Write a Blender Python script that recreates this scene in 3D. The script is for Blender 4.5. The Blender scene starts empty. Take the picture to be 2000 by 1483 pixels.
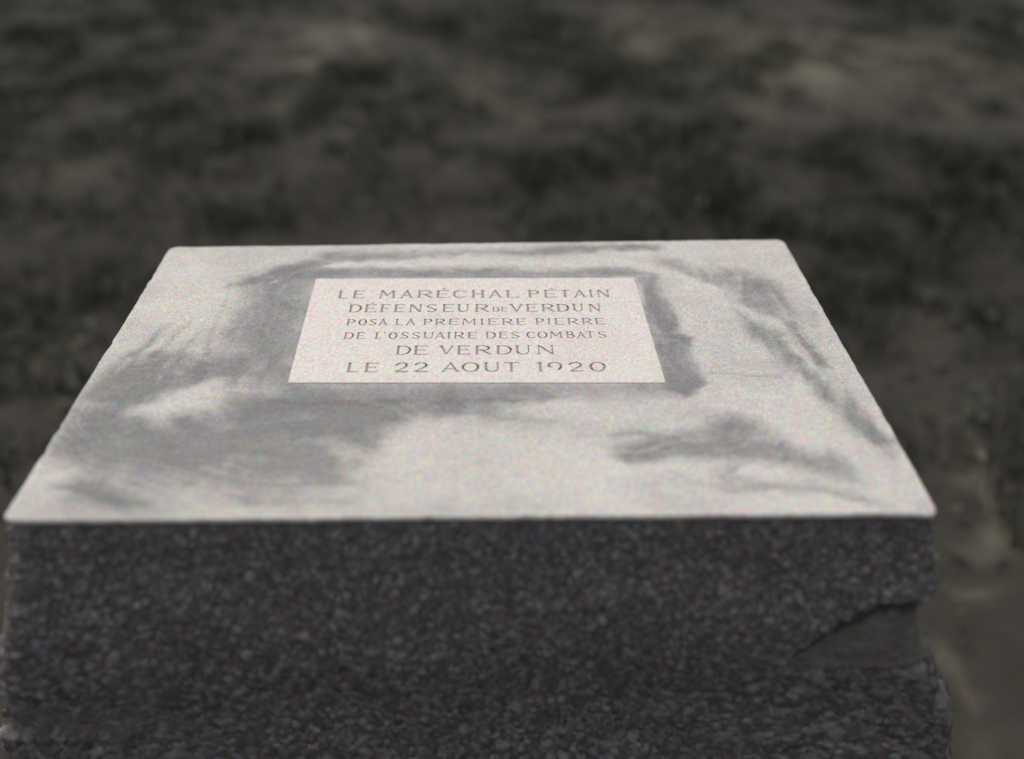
import bpy, math, random
import numpy as np
from mathutils import Matrix, Vector
from mathutils.geometry import delaunay_2d_cdt
random.seed(7)
rng = np.random.default_rng(11)
sc = bpy.context.scene

# ------------------------------------------------------------------ camera
TOPZ = 1.10                      # height of the stone's top above the ground
cam = bpy.data.cameras.new('camera')
camo = bpy.data.objects.new('camera', cam)
sc.collection.objects.link(camo)
cam.sensor_width = 36.0
cam.lens = 2200 / 2000 * 36.0
r_ = (0.99979024, -0.02023616, 0.00315904)
u_ = (0.0073766, 0.49966810, 0.86618553)
f_ = (0.01910674, 0.86598053, -0.49971257)
M = Matrix(((r_[0], u_[0], -f_[0], 0.01864265), (r_[1], u_[1], -f_[1], -0.96372221),
            (r_[2], u_[2], -f_[2], 0.72461136 + TOPZ), (0, 0, 0, 1)))
camo.matrix_world = M
cam.clip_start = 0.05
cam.clip_end = 2000
cam.dof.use_dof = True
cam.dof.focus_distance = 1.57
cam.dof.aperture_fstop = 1.27
cam.dof.aperture_blades = 0
sc.camera = camo

# ------------------------------------------------------------------ sky, sun, exposure
SUN_EL, SUN_AZ = math.radians(52), math.radians(-28)      # behind the stone, a little left, veiled by cloud
w = bpy.data.worlds.new('World'); sc.world = w; w.use_nodes = True
nt = w.node_tree; nt.nodes.clear()
sky = nt.nodes.new('ShaderNodeTexSky'); sky.sky_type = 'NISHITA'; sky.sun_disc = False
sky.sun_elevation = SUN_EL; sky.sun_rotation = SUN_AZ
sky.dust_density = 6.0; sky.air_density = 1.0; sky.ozone_density = 1.5; sky.altitude = 300
bg = nt.nodes.new('ShaderNodeBackground'); bg.inputs['Strength'].default_value = 0.13
ow = nt.nodes.new('ShaderNodeOutputWorld')
hs = nt.nodes.new('ShaderNodeHueSaturation'); hs.inputs['Saturation'].default_value = 0.36      # overcast: the blue is mostly hidden
nt.links.new(sky.outputs[0], hs.inputs['Color']); nt.links.new(hs.outputs[0], bg.inputs[0]); nt.links.new(bg.outputs[0], ow.inputs[0])
sl = bpy.data.lights.new('sun', 'SUN'); sl.energy = 0.8; sl.angle = math.radians(25); sl.color = (1.0, 0.93, 0.84)
so = bpy.data.objects.new('sun', sl); sc.collection.objects.link(so)
d = Vector((math.sin(SUN_AZ) * math.cos(SUN_EL), math.cos(SUN_AZ) * math.cos(SUN_EL), math.sin(SUN_EL)))
so.rotation_euler = d.to_track_quat('Z', 'Y').to_euler()
so.location = d * 20
sc.view_settings.view_transform = 'Standard'
sc.view_settings.look = 'None'
sc.view_settings.gamma = 1.0
sc.view_settings.exposure = 0.08

# ------------------------------------------------------------------ tables (metres on the stone's top, z measured from the top)
LETTERS= [['L', -0.2051, 0.534, 0.0134, 0.0258], ['E', -0.1835, 0.5339, 0.0168, 0.0258], ['M', -0.1449, 0.5337, 0.0244, 0.0257], ['A', -0.1127, 0.5336, 0.0179, 0.0256], ['R', -0.0884, 0.5335, 0.0225, 0.0255], ['É', -0.0607, 0.5334, 0.0188, 0.0255], ['C', -0.0365, 0.5333, 0.0211, 0.0254], ['H', -0.0085, 0.5331, 0.0195, 0.0253], ['A', 0.0172, 0.533, 0.0192, 0.0253], ['L', 0.0426, 0.5329, 0.0183, 0.0252], ['P', 0.075, 0.5328, 0.0176, 0.0251], ['É', 0.0985, 0.5327, 0.0196, 0.0251], ['T', 0.122, 0.5326, 0.016, 0.025], ['A', 0.1432, 0.5325, 0.0178, 0.025], ['I', 0.1666, 0.5324, 0.0037, 0.0249], ['N', 0.1779, 0.5324, 0.0176, 0.0249], ['D', -0.1847, 0.4878, 0.0188, 0.0249], ['É', -0.162, 0.4877, 0.0163, 0.0249], ['F', -0.1396, 0.4876, 0.0146, 0.0248], ['E', -0.1198, 0.4875, 0.0148, 0.0248], ['N', -0.0973, 0.4873, 0.0174, 0.0248], ['S', -0.0727, 0.4872, 0.0146, 0.0247], ['E', -0.0502, 0.4871, 0.0162, 0.0247], ['U', -0.0289, 0.487, 0.0181, 0.0247], ['R', -0.003, 0.4868, 0.0198, 0.0246], ['D', 0.0222, 0.4867, 0.0101, 0.0146], ['E', 0.0345, 0.4866, 0.01, 0.0146], ['V', 0.0475, 0.4865, 0.0186, 0.0245], ['E', 0.0707, 0.4864, 0.0159, 0.0245], ['R', 0.0931, 0.4863, 0.0183, 0.0245], ['D', 0.1149, 0.4862, 0.0184, 0.0244], ['U', 0.1378, 0.4861, 0.0167, 0.0244], ['N', 0.1617, 0.4859, 0.0165, 0.0244], ['P', -0.1834, 0.4468, 0.0125, 0.019], ['O', -0.1669, 0.4467, 0.0121, 0.0191], ['S', -0.1511, 0.4466, 0.0099, 0.0191], ['A', -0.1384, 0.4465, 0.0124, 0.0191], ['L', -0.1147, 0.4464, 0.011, 0.0191], ['A', -0.0996, 0.4464, 0.0128, 0.0191], ['P', -0.0752, 0.4462, 0.0128, 0.0192], ['R', -0.0587, 0.4461, 0.014, 0.0192], ['E', -0.0396, 0.446, 0.0139, 0.0192], ['M', -0.0209, 0.4459, 0.02, 0.0192], ['I', 0.005, 0.4458, 0.0047, 0.0192], ['È', 0.0155, 0.4458, 0.0142, 0.0192], ['R', 0.0355, 0.4457, 0.0151, 0.0193], ['E', 0.0555, 0.4456, 0.0131, 0.0193], ['P', 0.0829, 0.4454, 0.0131, 0.0193], ['I', 0.0998, 0.4454, 0.0044, 0.0193], ['E', 0.1096, 0.4453, 0.0136, 0.0193], ['R', 0.1282, 0.4452, 0.015, 0.0193], ['R', 0.1484, 0.4451, 0.0143, 0.0194], ['E', 0.1669, 0.445, 0.0132, 0.0194], ['D', -0.1827, 0.406, 0.0135, 0.0194], ['E', -0.1655, 0.4059, 0.0115, 0.0194], ['L', -0.1399, 0.4058, 0.0084, 0.0193], ["'", -0.1288, 0.4058, 0.0028, 0.0193], ['O', -0.1213, 0.4057, 0.0122, 0.0193], ['S', -0.1043, 0.4056, 0.0106, 0.0193], ['S', -0.089, 0.4056, 0.0113, 0.0192], ['U', -0.0734, 0.4055, 0.0143, 0.0192], ['A', -0.0571, 0.4054, 0.0134, 0.0192], ['I', -0.0403, 0.4054, 0.0043, 0.0192], ['R', -0.0314, 0.4053, 0.0143, 0.0192], ['E', -0.0123, 0.4052, 0.0127, 0.0191], ['D', 0.0126, 0.4051, 0.0142, 0.0191], ['E', 0.0307, 0.405, 0.0119, 0.0191], ['S', 0.0474, 0.4049, 0.0118, 0.019], ['C', 0.0685, 0.4048, 0.0124, 0.019], ['O', 0.084, 0.4048, 0.0138, 0.019], ['M', 0.1006, 0.4047, 0.0181, 0.019], ['B', 0.1235, 0.4046, 0.0121, 0.0189], ['A', 0.1384, 0.4045, 0.0123, 0.0189], ['T', 0.1509, 0.4045, 0.0121, 0.0189], ['S', 0.168, 0.4044, 0.0113, 0.0189], ['D', -0.1081, 0.3604, 0.0203, 0.0248], ['E', -0.0841, 0.3601, 0.0184, 0.0249], ['V', -0.05, 0.3598, 0.019, 0.0249], ['E', -0.0261, 0.3595, 0.0176, 0.025], ['R', -0.0019, 0.3593, 0.0216, 0.0251], ['D', 0.0267, 0.359, 0.0213, 0.0251], ['U', 0.0522, 0.3587, 0.021, 0.0252], ['N', 0.0824, 0.3584, 0.0217, 0.0253], ['L', -0.1689, 0.3137, 0.0145, 0.0249], ['E', -0.1459, 0.3135, 0.0175, 0.0249], ['2', -0.1065, 0.3132, 0.0171, 0.0249], ['2', -0.0815, 0.313, 0.0179, 0.0249], ['A', -0.0445, 0.3127, 0.0219, 0.0249], ['O', -0.019, 0.3125, 0.0233, 0.0249], ['U', 0.0101, 0.3123, 0.021, 0.0249], ['T', 0.0369, 0.3121, 0.0191, 0.0249], ['1', 0.0815, 0.3118, 0.0055, 0.0249], ['9', 0.0938, 0.3117, 0.0194, 0.0249], ['2', 0.1212, 0.3114, 0.0185, 0.025], ['0', 0.1486, 0.3112, 0.0217, 0.025]]
TOP= [[-0.5007, 0.0013], [0.4994, -0.0013], [0.5028, 0.7503], [-0.497, 0.7293]]
PLQ= [[-0.2407, 0.2877], [0.2431, 0.2806], [0.2387, 0.5998], [-0.2457, 0.6026]]
STAINS= [([[-0.312, 0.598], [-0.272, 0.639], [-0.213, 0.657], [-0.027, 0.661], [0.215, 0.663]], 0.0048, -0.5), ([[0.215, 0.663], [0.291, 0.627], [0.36, 0.567]], 0.0063, -0.55), ([[-0.433, 0.46], [-0.454, 0.37]], 0.0056, 0.6), ([[-0.408, 0.463], [-0.43, 0.363]], 0.0049, 0.55), ([[-0.379, 0.44], [-0.396, 0.362]], 0.0056, 0.5), ([[-0.37, 0.508], [-0.365, 0.443], [-0.358, 0.369]], 0.005, 0.55), ([[-0.378, 0.577], [-0.367, 0.508]], 0.0038, 0.4), ([[-0.465, 0.328], [-0.454, 0.356]], 0.0054, -0.35), ([[-0.173, 0.15], [-0.142, 0.139]], 0.0096, -0.4), ([[-0.251, 0.025], [-0.236, 0.03]], 0.0033, 0.4), ([[-0.003, 0.245], [0.071, 0.241], [0.139, 0.249]], 0.0038, 0.4), ([[0.274, 0.084], [0.31, 0.082], [0.343, 0.079]], 0.0041, -0.5), ([[0.423, 0.402], [0.437, 0.343], [0.451, 0.295]], 0.0034, -0.4), ([[0.447, 0.416], [0.461, 0.357]], 0.0021, -0.3), ([[0.3, 0.308], [0.335, 0.311], [0.368, 0.301], [0.392, 0.296]], 0.0027, 0.55), ([[0.325, 0.295], [0.376, 0.288]], 0.002, 0.35)]
PATCHES= [([(-0.368, 0.586), (-0.342, 0.507), (-0.32, 0.412), (-0.296, 0.299), (-0.242, 0.288), (-0.248, 0.442), (-0.247, 0.603), (-0.231, 0.63), (-0.265, 0.65), (-0.306, 0.631), (-0.337, 0.604)], 0.0089, 0.5), ([(-0.374, 0.577), (-0.354, 0.613), (-0.299, 0.66), (-0.24, 0.699), (-0.11, 0.712), (0.055, 0.716), (0.298, 0.734), (0.302, 0.709), (0.054, 0.689), (-0.108, 0.683), (-0.219, 0.665), (-0.271, 0.631), (-0.32, 0.594)], 0.004, 0.45), ([(-0.251, 0.603), (-0.244, 0.634), (-0.185, 0.643), (0.053, 0.636), (0.236, 0.634), (0.262, 0.614), (0.24, 0.596)], 0.0032, 0.55), ([(0.24, 0.596), (0.27, 0.614), (0.273, 0.55), (0.276, 0.466), (0.275, 0.419), (0.293, 0.411), (0.288, 0.345), (0.293, 0.284), (0.265, 0.254), (0.245, 0.271), (0.242, 0.298), (0.24, 0.499)], 0.0028, 0.7), ([(-0.242, 0.288), (0.243, 0.281), (0.269, 0.258), (0.175, 0.253), (0.045, 0.23), (-0.018, 0.225), (-0.107, 0.233), (-0.182, 0.222), (-0.237, 0.253)], 0.0045, 0.42), ([(-0.478, 0.329), (-0.462, 0.356), (-0.432, 0.37), (-0.391, 0.369), (-0.347, 0.354), (-0.309, 0.368), (-0.296, 0.299), (-0.334, 0.293), (-0.385, 0.262), (-0.406, 0.243), (-0.444, 0.244), (-0.478, 0.251), (-0.491, 0.263)], 0.0053, 0.5), ([(-0.385, 0.287), (-0.321, 0.293), (-0.31, 0.254), (-0.32, 0.226), (-0.392, 0.211), (-0.419, 0.219), (-0.4, 0.243)], 0.0051, -0.35), ([(-0.489, 0.226), (-0.439, 0.226), (-0.395, 0.201), (-0.319, 0.218), (-0.287, 0.248), (-0.212, 0.259), (-0.107, 0.233), (-0.031, 0.232), (0.02, 0.219), (0.1, 0.182), (0.044, 0.192), (-0.03, 0.207), (-0.08, 0.206), (-0.101, 0.185), (-0.11, 0.151), (-0.123, 0.13), (-0.134, 0.119), (-0.13, 0.078), (-0.162, 0.059), (-0.206, 0.055), (-0.251, 0.051), (-0.277, 0.071), (-0.33, 0.081), (-0.386, 0.077), (-0.423, 0.088), (-0.466, 0.114), (-0.491, 0.136)], 0.0072, 0.5), ([(-0.183, 0.234), (-0.107, 0.233), (0.02, 0.219), (-0.081, 0.211), (-0.109, 0.174), (-0.124, 0.135), (-0.175, 0.164)], 0.0062, 0.2), ([(-0.173, 0.147), (-0.137, 0.152), (-0.129, 0.13), (-0.152, 0.118)], 0.0048, -0.3), ([(-0.368, 0.167), (-0.309, 0.171), (-0.293, 0.149), (-0.357, 0.144)], 0.0048, -0.2), ([(-0.412, 0.108), (-0.384, 0.113), (-0.375, 0.087), (-0.399, 0.082)], 0.0046, -0.25), ([(-0.463, 0.069), (-0.437, 0.078), (-0.391, 0.053), (-0.362, 0.029), (-0.401, 0.03), (-0.438, 0.044)], 0.0045, 0.55), ([(-0.264, 0.061), (-0.183, 0.05), (-0.117, 0.058), (-0.125, 0.025), (-0.18, 0.026), (-0.248, 0.037)], 0.0056, 0.2), ([(0.155, 0.12), (0.194, 0.145), (0.165, 0.158), (0.215, 0.167), (0.263, 0.162), (0.294, 0.197), (0.311, 0.205), (0.342, 0.188), (0.36, 0.158), (0.373, 0.135), (0.411, 0.116), (0.437, 0.085), (0.434, 0.055), (0.408, 0.065), (0.382, 0.075), (0.356, 0.086), (0.323, 0.097), (0.301, 0.102), (0.278, 0.108), (0.249, 0.113), (0.207, 0.109), (0.177, 0.099)], 0.0048, 0.6), ([(0.269, 0.087), (0.3, 0.097), (0.283, 0.072), (0.317, 0.066), (0.361, 0.061), (0.404, 0.05), (0.433, 0.03), (0.457, 0.002), (0.429, 0.016), (0.389, 0.036), (0.324, 0.047), (0.283, 0.042), (0.269, 0.057)], 0.004, 0.5), ([(0.289, 0.672), (0.341, 0.642), (0.405, 0.637), (0.445, 0.603), (0.456, 0.548), (0.452, 0.496), (0.43, 0.464), (0.404, 0.481), (0.381, 0.514), (0.366, 0.558), (0.326, 0.595), (0.284, 0.633)], 0.0054, 0.5), ([(0.218, 0.735), (0.305, 0.727), (0.301, 0.698), (0.219, 0.703)], 0.0033, 0.3), ([(0.37, 0.498), (0.399, 0.456), (0.426, 0.417), (0.433, 0.357), (0.445, 0.295), (0.457, 0.243), (0.467, 0.188), (0.488, 0.153), (0.486, 0.11), (0.466, 0.143), (0.446, 0.2), (0.428, 0.256), (0.416, 0.315), (0.395, 0.372), (0.372, 0.433)], 0.004, 0.5), ([(0.435, 0.456), (0.451, 0.432), (0.464, 0.371), (0.472, 0.321), (0.453, 0.329), (0.438, 0.379)], 0.0028, 0.45), ([(0.469, 0.262), (0.483, 0.2), (0.487, 0.12), (0.469, 0.154), (0.461, 0.212)], 0.0031, 0.4), ([(0.467, 0.496), (0.477, 0.315), (0.481, 0.039), (0.453, 0.1), (0.43, 0.343)], 0.0078, 0.15), ([(-0.487, 0.445), (-0.492, 0.606), (-0.482, 0.692), (-0.417, 0.691), (-0.374, 0.577), (-0.347, 0.475), (-0.376, 0.428), (-0.451, 0.445)], 0.0075, -0.2), ([(-0.102, 0.162), (-0.079, 0.191), (-0.03, 0.196), (0.044, 0.177), (0.104, 0.159), (0.15, 0.126), (0.158, 0.084), (0.096, 0.026), (-0.014, 0.019), (-0.114, 0.025), (-0.119, 0.078)], 0.0082, -0.15)]
GROUND= [(-1.13, 6.79, 0.208, 0.553, 0.7), (-0.79, 6.87, 0.122, 0.32, 0.8), (-1.1, 6.07, 0.111, 0.264, 0.8), (-0.73, 6.15, 0.112, 0.27, 0.8), (-0.28, 5.34, 0.174, 0.382, 0.4), (-1.06, 5.35, 0.202, 0.45, 0.5), (-0.77, 4.62, 0.156, 0.309, 0.5), (-1.39, 5.89, 0.186, 0.442, 0.2), (-0.41, 6.12, 0.192, 0.471, 0.3), (-0.05, 5.65, 0.181, 0.417, 0.45), (0.19, 7.09, 0.215, 0.594, 0.2), (1.05, 6.78, 0.347, 0.965, 0.5), (1.72, 6.63, 0.376, 1.038, 0.5), (2.03, 5.86, 0.187, 0.443, 0.7), (1.63, 5.42, 0.265, 0.607, 0.4), (2.49, 6.35, 0.298, 0.778, 0.5), (3.09, 6.35, 0.266, 0.685, 0.5), (2.62, 5.31, 0.174, 0.383, 0.3), (0.66, 6.24, 0.228, 0.573, 0.35), (-2.24, 6.8, 0.276, 0.753, -0.1), (-2.47, 5.9, 0.186, 0.442, 0.1), (-1.97, 4.71, 0.237, 0.487, 0.4), (-2.0, 4.1, 0.143, 0.261, 0.5), (-1.67, 4.88, 0.189, 0.392, 0.25), (-1.29, 4.24, 0.147, 0.273, 0.25), (-1.66, 4.17, 0.121, 0.221, 0.4), (-0.86, 3.64, 0.133, 0.223, -0.4), (-0.77, 5.88, 0.093, 0.215, -0.7), (-0.96, 6.19, 0.097, 0.232, -0.6), (-1.63, 5.89, 0.155, 0.365, -0.2), (-2.21, 5.36, 0.115, 0.25, -0.3), (-1.31, 4.97, 0.164, 0.343, -0.3), (-0.56, 3.76, 0.204, 0.356, -0.35), (-0.96, 4.31, 0.149, 0.28, -0.2), (-0.22, 3.63, 0.178, 0.301, -0.3), (-0.12, 4.45, 0.153, 0.294, 0.05), (0.09, 5.14, 0.169, 0.362, 0.3), (0.32, 5.14, 0.169, 0.362, 0.3), (0.21, 4.45, 0.102, 0.193, -0.2), (0.37, 4.08, 0.192, 0.353, -0.6), (0.13, 4.37, 0.151, 0.287, -0.5), (0.58, 4.29, 0.124, 0.232, 0.15), (0.83, 4.32, 0.088, 0.162, 0.4), (0.82, 4.07, 0.144, 0.261, 0.1), (0.6, 3.56, 0.176, 0.295, -0.5), (0.23, 3.63, 0.178, 0.301, -0.3), (1.15, 4.44, 0.153, 0.294, 0.1), (1.13, 4.94, 0.165, 0.343, -0.4), (1.01, 3.62, 0.156, 0.262, -0.2), (1.21, 4.07, 0.144, 0.261, -0.3), (1.56, 4.43, 0.204, 0.398, -0.6), (1.74, 3.99, 0.214, 0.39, -0.7), (2.18, 4.42, 0.179, 0.346, -0.5), (2.22, 3.85, 0.14, 0.243, -0.4), (1.47, 3.27, 0.168, 0.265, -0.7), (1.79, 3.27, 0.189, 0.3, -0.5), (1.89, 2.97, 0.119, 0.175, -0.4), (1.5, 2.71, 0.112, 0.156, -0.3), (1.6, 2.5, 0.081, 0.106, 0.7), (1.42, 2.39, 0.079, 0.101, 0.5), (1.72, 2.54, 0.072, 0.096, 0.3), (1.51, 2.67, 0.056, 0.075, 0.1), (1.5, 2.18, 0.1, 0.123, 0.2), (1.33, 1.9, 0.093, 0.107, 0.3), (1.49, 1.93, 0.078, 0.09, 0.1), (1.35, 1.71, 0.074, 0.08, 0.5), (1.33, 1.51, 0.084, 0.086, 0.9), (1.23, 1.29, 0.066, 0.063, 1.0), (1.21, 1.12, 0.05, 0.045, 0.8), (1.11, 1.01, 0.036, 0.031, -0.1), (1.11, 0.91, 0.035, 0.029, 0.7), (1.09, 0.81, 0.034, 0.027, 0.6), (1.28, 1.4, 0.041, 0.04, 0.6), (1.06, 0.68, 0.043, 0.033, 0.3), (-1.54, 3.65, 0.133, 0.223, -0.5), (-1.5, 3.11, 0.18, 0.278, -0.6), (-1.76, 3.32, 0.125, 0.197, -0.3), (-1.21, 2.75, 0.112, 0.157, -0.5), (-1.53, 2.79, 0.113, 0.16, -0.6), (-1.53, 2.51, 0.106, 0.141, 0.1), (-1.33, 2.43, 0.122, 0.16, 0.4), (-1.39, 2.23, 0.099, 0.124, 0.5), (-1.3, 1.97, 0.078, 0.091, 0.35), (-1.32, 1.81, 0.06, 0.066, 0.1), (-1.57, 2.36, 0.068, 0.087, 0.2), (-1.35, 3.59, 0.11, 0.181, 0.2), (-1.15, 3.36, 0.105, 0.166, -0.2), (-2.83, 6.53, 0.2, 0.517, -0.3), (-2.03, 6.95, 0.211, 0.572, -0.2)]
PATCH = [[0.340, -0.203], [0.352, -0.190], [0.362, -0.165], [0.372, -0.158], [0.385, -0.146], [0.392, -0.143], [0.406, -0.128], [0.415, -0.127], [0.433, -0.115], [0.459, -0.106], [0.488, -0.105], [0.505, -0.112], [0.530, -0.120], [0.530, -0.178], [0.515, -0.183], [0.505, -0.199], [0.477, -0.210], [0.447, -0.206], [0.394, -0.208]]
PATCH2 = [[-0.60, -0.266], [-0.434, -0.262], [-0.38, -0.264], [-0.338, -0.285], [-0.358, -0.307], [-0.413, -0.322], [-0.60, -0.322]]

# ------------------------------------------------------------------ helpers
def link(name, me, parent=None, **props):
    o = bpy.data.objects.new(name, me); sc.collection.objects.link(o)
    if parent: o.parent = parent
    for k, v in props.items(): o[k] = v
    return o

def mesh_np(name, V, F, mats, smooth=True, attrs=None, mi=None):
    """V (n,3); F (m,4) or (m,3)"""
    me = bpy.data.meshes.new(name)
    V = np.asarray(V, np.float32); F = np.asarray(F, np.int32)
    n, k = F.shape
    me.vertices.add(len(V)); me.vertices.foreach_set('co', V.ravel())
    me.loops.add(n * k); me.loops.foreach_set('vertex_index', F.ravel())
    me.polygons.add(n)
    me.polygons.foreach_set('loop_start', np.arange(0, n * k, k, dtype=np.int32))
    me.polygons.foreach_set('loop_total', np.full(n, k, np.int32))
    if mi is not None: me.polygons.foreach_set('material_index', np.asarray(mi, np.int32))
    me.polygons.foreach_set('use_smooth', np.full(n, smooth))
    for m in mats: me.materials.append(m)
    for an, av in (attrs or {}).items():
        a = me.attributes.new(an, 'FLOAT', 'POINT'); a.data.foreach_set('value', np.asarray(av, np.float32).ravel())
    me.update(calc_edges=True); me.validate()
    return me

def grid_faces(nu, nv, wrap=False):
    a = np.arange(nu * nv).reshape(nu, nv)
    if wrap: a = np.vstack([a, a[:1]])
    return np.stack([a[:-1, :-1], a[1:, :-1], a[1:, 1:], a[:-1, 1:]], -1).reshape(-1, 4)

def vnoise(P, s, seed):
    """3-D value noise, -1..1; P (...,3)"""
    Q = np.asarray(P, np.float64) * s + seed * 17.31
    I = np.floor(Q).astype(np.int64); Fr = Q - I; Fr = Fr * Fr * (3 - 2 * Fr)
    def h(i, j, k):
        n = (i * 374761393 + j * 668265263 + k * 2147483647 + seed * 9176) & 0xffffffff
        n = ((n ^ (n >> 13)) * 1274126177) & 0xffffffff
        return ((n ^ (n >> 16)) & 0xffff) / 32767.5 - 1
    out = 0
    for a in (0, 1):
        for b in (0, 1):
            for c in (0, 1):
                wt = (Fr[..., 0] if a else 1 - Fr[..., 0]) * (Fr[..., 1] if b else 1 - Fr[..., 1]) * (Fr[..., 2] if c else 1 - Fr[..., 2])
                out = out + wt * h(I[..., 0] + a, I[..., 1] + b, I[..., 2] + c)
    return out

def fbm(P, s, seed, oct=4, gain=.5):
    o = 0; a = 1; t = 0
    for i in range(oct):
        o = o + a * vnoise(P, s * 2.03 ** i, seed + i * 5); t += a; a *= gain
    return o / t

def smooth(e0, e1, x):
    t = np.clip((x - e0) / (e1 - e0), 0, 1); return t * t * (3 - 2 * t)

def seg_dist(X, Y, pts):
    best = np.full(X.shape, 1e9)
    for (ax, ay), (bx, by) in zip(pts[:-1], pts[1:]):
        dx, dy = bx - ax, by - ay; L = dx * dx + dy * dy + 1e-12
        t = np.clip(((X - ax) * dx + (Y - ay) * dy) / L, 0, 1)
        best = np.minimum(best, (X - ax - t * dx) ** 2 + (Y - ay - t * dy) ** 2)
    return np.sqrt(best)

def poly_sd(X, Y, pts):
    """signed distance, positive inside"""
    P = pts + pts[:1]; dd = seg_dist(X, Y, P); ins = np.zeros(X.shape, bool)
    for (ax, ay), (bx, by) in zip(P[:-1], P[1:]):
        c = ((ay > Y) != (by > Y)) & (X < (bx - ax) * (Y - ay) / ((by - ay) or 1e-9) + ax)
        ins ^= c
    return np.where(ins, dd, -dd)

# ------------------------------------------------------------------ materials
class NT:
    def __init__(s, name, rough=.9, spec=.2):
        s.m = bpy.data.materials.new(name); s.m.use_nodes = True
        s.t = s.m.node_tree; s.n = s.t.nodes; s.b = s.n['Principled BSDF']
        s.b.inputs['Roughness'].default_value = rough
        s.b.inputs['Specular IOR Level'].default_value = spec
        s.co = s.n.new('ShaderNodeTexCoord').outputs['Object']
    def L(s, a, b): s.t.links.new(a, b)
    def noise(s, scale, detail=3, rough=.55, out='Fac', dist=0):
        x = s.n.new('ShaderNodeTexNoise'); x.inputs['Scale'].default_value = scale
        x.inputs['Detail'].default_value = detail; x.inputs['Roughness'].default_value = rough
        x.inputs['Distortion'].default_value = dist
        s.L(s.co, x.inputs['Vector']); return x.outputs[out]
    def ramp(s, fac, stops):
        x = s.n.new('ShaderNodeValToRGB'); e = x.color_ramp.elements
        while len(e) < len(stops): e.new(.5)
        for i, (p, c) in enumerate(stops): e[i].position = p; e[i].color = (*c, 1) if len(c) == 3 else c
        s.L(fac, x.inputs[0]); return x.outputs[0]
    def mix(s, fac, a, b, mode='MIX'):
        x = s.n.new('ShaderNodeMix'); x.data_type = 'RGBA'; x.blend_type = mode
        for i, v in ((0, fac), (6, a), (7, b)):
            if hasattr(v, 'links'): s.L(v, x.inputs[i])
            elif i == 0: x.inputs[0].default_value = v
            else: x.inputs[i].default_value = (*v, 1)
        return x.outputs[2]
    def math(s, op, a, b=0.0, c=None, clamp=False):
        x = s.n.new('ShaderNodeMath'); x.operation = op; x.use_clamp = clamp
        for i, v in enumerate((a, b) if c is None else (a, b, c)):
            if hasattr(v, 'links'): s.L(v, x.inputs[i])
            else: x.inputs[i].default_value = v
        return x.outputs[0]
    def attr(s, name, out='Fac'):
        x = s.n.new('ShaderNodeAttribute'); x.attribute_name = name; return x.outputs[out]
    def bump(s, h, strength=.3, dist=.002):
        x = s.n.new('ShaderNodeBump'); x.inputs['Strength'].default_value = strength; x.inputs['Distance'].default_value = dist
        s.L(h, x.inputs['Height']); s.L(x.outputs[0], s.b.inputs['Normal'])
    def grain(s, col, scale, amt):
        """fine sand grains of slightly different tints"""
        v = s.n.new('ShaderNodeTexVoronoi'); v.inputs['Scale'].default_value = scale
        s.L(s.co, v.inputs['Vector'])
        g = s.n.new('ShaderNodeMix'); g.data_type = 'RGBA'; g.inputs[0].default_value = .55
        g.inputs[6].default_value = (.5, .5, .5, 1); s.L(v.outputs['Color'], g.inputs[7])
        x = s.n.new('ShaderNodeVectorMath'); x.operation = 'MULTIPLY_ADD'
        s.L(g.outputs[2], x.inputs[0]); x.inputs[1].default_value = (amt,) * 3; x.inputs[2].default_value = (1 - amt * .5,) * 3
        return s.mix(1.0, col, x.outputs[0], 'MULTIPLY')
    def out(s, col): s.L(col, s.b.inputs['Base Color']); return s.m

def m_plaster():
    t = NT('cement_plaster', .92, .15)
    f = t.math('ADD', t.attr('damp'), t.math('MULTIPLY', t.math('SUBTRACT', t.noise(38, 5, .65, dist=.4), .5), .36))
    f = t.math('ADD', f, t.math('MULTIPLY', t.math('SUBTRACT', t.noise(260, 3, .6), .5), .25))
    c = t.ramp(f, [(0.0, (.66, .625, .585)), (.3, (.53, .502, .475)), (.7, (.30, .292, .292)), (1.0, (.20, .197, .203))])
    c = t.mix(t.math('MULTIPLY', t.noise(9, 2), .35), c, (.46, .45, .38))
    c = t.grain(c, 480, 1.0)
    t.bump(t.math('ADD', t.noise(420, 4, .7), t.math('MULTIPLY', t.noise(60, 4), 1.5)), .35, .0012)
    return t.out(c)

def m_marble():
    t = NT('pale_limestone', .6, .3)
    c = t.ramp(t.noise(14, 6, .6, dist=1.2), [(.3, (.66, .605, .565)), (.55, (.71, .65, .605)), (.8, (.68, .63, .59))])
    c = t.grain(c, 430, .85)
    t.bump(t.noise(500, 3), .15, .0006)
    return t.out(c)

def m_engrave():
    t = NT('stained_engraving', .95, .1)
    c = t.ramp(t.noise(160, 3), [(.3, (.30, .245, .235)), (.7, (.44, .37, .35))])
    return t.out(c)

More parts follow.
